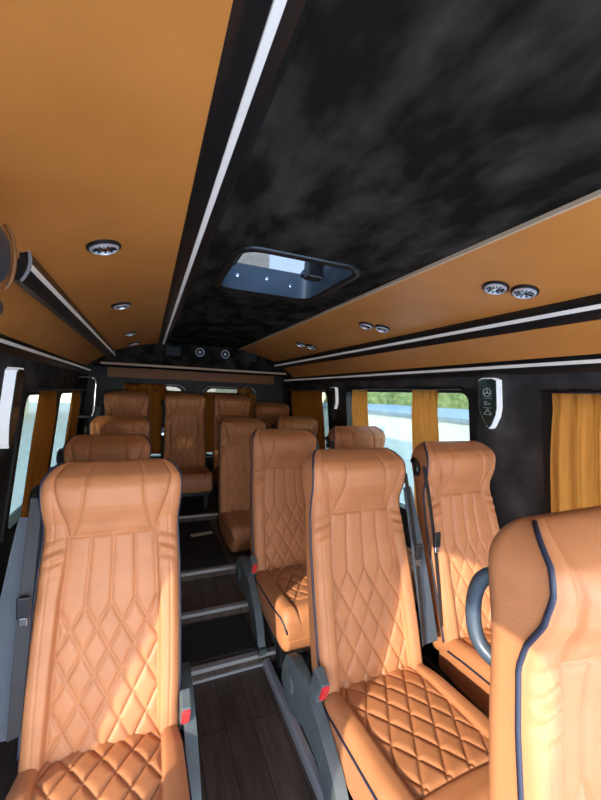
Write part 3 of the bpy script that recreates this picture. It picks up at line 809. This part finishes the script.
# low flat-roofed pale wall seen through the right windows
lw = empty('garden_wall', (4.6, 4, GZ), 'pale rendered wall with grey blue flat top outside the right windows', 'wall')
bm = nb(); box(bm, 0, .35, -8, 9, 0, 2.0-.355); obj('masonry', bm, 'render', lw)
bm = nb(); box(bm, -.06, 5.2, -8, 9, 2.0-.352, 2.0-.28); obj('flat_top', bm, 'slab', lw)
rng = random.Random(3)
def bush(x, y, r, h, label):
    bm = nb(); bmesh.ops.create_icosphere(bm, subdivisions=4, radius=1)
    for v in bm.verts:
        n = v.co.normalized(); k = 1 + .12*math.sin(9*n.x+x)*math.sin(8*n.y+y)*1.2 + rng.uniform(-.05, .05)
        v.co = (n.x*r*k, n.y*r*k, max(0, (n.z+.9)*h/1.9*k))
    o = obj('shrub', bm, 'green', loc=(x, y, GZ)); return tag(o, label, 'shrub', 'shrubs beyond the wall')
for i, y in enumerate((-3, .9, 4.8, 8.7, 12.6, 16.5, 20.4)):
    bush(12.5 + .3*(i % 2), y, 1.72, 2.75 + .3*(i % 3), 'rounded green shrub beyond the flat-topped wall at the right windows')
# apartment house outside the left windows
ap = empty('apartment_house', (-7.5, 8, GZ), 'pale apartment house with balcony bands outside the left windows', 'building')
bm = nb(); box(bm, -4, 0, -9, 22, 0, 9); obj('facade', bm, 'render', ap)
for z in (1.35, 4.2, 7.0):
    bm = nb(); box(bm, 0, .9, -9, 22, z, z+.16); obj('balcony_slab', bm, 'render', ap)
    bm = nb()
    for q in range(5): box(bm, .84, .87, -9, 22, z+.25+q*.18, z+.29+q*.18)
    obj('railing', bm, 'slab', ap)
    for y in range(-7, 22, 4):
        bm = nb(); box(bm, 0, .03, y, y+1.5, z+.3, z+2.2); obj('window_pane', bm, 'pane', ap)
# cream house behind the van, seen through the roof hatch
ch_ = empty('cream_house', (8.1, 24, GZ), 'cream house with windows seen through the roof hatch', 'building')
bm = nb(); box(bm, -7.5, -.6, 0, 6, 0, 22); obj('facade', bm, 'cream', ch_)
for x in (-6.8, -4.8, -2.6, -1.6):
    for z in (6.0, 9.2, 12.2, 15.2):
        bm = nb(); box(bm, x, x+.9, -.03, 0, z, z+1.3); obj('window_pane', bm, 'pane', ch_)

# ------------------------------------------------------------------ light
sun = bpy.data.lights.new('sun', 'SUN'); so = bpy.data.objects.new('sun', sun); COL.objects.link(so)
sun.energy = 3.6; sun.angle = rad(.6); sun.color = (1, .93, .80)
kx, sz = 1.5, .42
d = Vector((kx, 1.0, -sz*kx)).normalized()
so.rotation_euler = d.to_track_quat('-Z', 'Y').to_euler()
wd = bpy.data.worlds.new('sky'); sc.world = wd; wd.use_nodes = True
nt = wd.node_tree; nt.nodes.clear()
o = nt.nodes.new('ShaderNodeOutputWorld'); bg = nt.nodes.new('ShaderNodeBackground'); tc = nt.nodes.new('ShaderNodeTexCoord')
sp = nt.nodes.new('ShaderNodeSeparateXYZ'); cr = nt.nodes.new('ShaderNodeValToRGB')
cr.color_ramp.elements[0].position = .0; cr.color_ramp.elements[0].color = (1, .96, .90, 1)
e_ = cr.color_ramp.elements.new(.28); e_.color = (.66, .76, .92, 1)
cr.color_ramp.elements[2].position = .75; cr.color_ramp.elements[2].color = (.22, .43, .85, 1)
nt.links.new(tc.outputs['Generated'], sp.inputs[0]); nt.links.new(sp.outputs['Z'], cr.inputs['Fac'])
nt.links.new(cr.outputs[0], bg.inputs['Color']); bg.inputs['Strength'].default_value = 5.2
nt.links.new(bg.outputs[0], o.inputs[0])

# ------------------------------------------------------------------ camera
F = 358.0; VP = (148., 389.); roll = rad(1.8)
dv = Vector((VP[0]-300.5, -(VP[1]-400), F)).normalized()
upv = Vector((math.sin(roll), math.cos(roll), 0)); upv = (upv - dv*upv.dot(dv)).normalized()
xv = dv.cross(upv)
if xv.x < 0: xv = -xv
cam = bpy.data.cameras.new('camera'); co = bpy.data.objects.new('camera', cam); COL.objects.link(co)
right = Vector((xv.x, dv.x, upv.x)); up_ = Vector((xv.y, dv.y, upv.y)); fw = Vector((xv.z, dv.z, upv.z))
mw = Matrix((right, up_, -fw)).transposed().to_4x4(); mw.translation = (0, 0, CAMH)
co.matrix_world = mw
cam.sensor_fit = 'HORIZONTAL'; cam.sensor_width = 36; cam.lens = F/601*36; cam.clip_start = .02; cam.clip_end = 200
sc.camera = co
sc.view_settings.view_transform = 'Standard'; sc.view_settings.look = 'None'; sc.view_settings.gamma = 1; sc.view_settings.use_curve_mapping = False
sc.view_settings.exposure = 1.08
sc.cycles.use_denoising = True
sc.cycles.max_bounces = 14; sc.cycles.diffuse_bounces = 8; sc.cycles.transparent_max_bounces = 12
sc.cycles.sample_clamp_indirect = 8
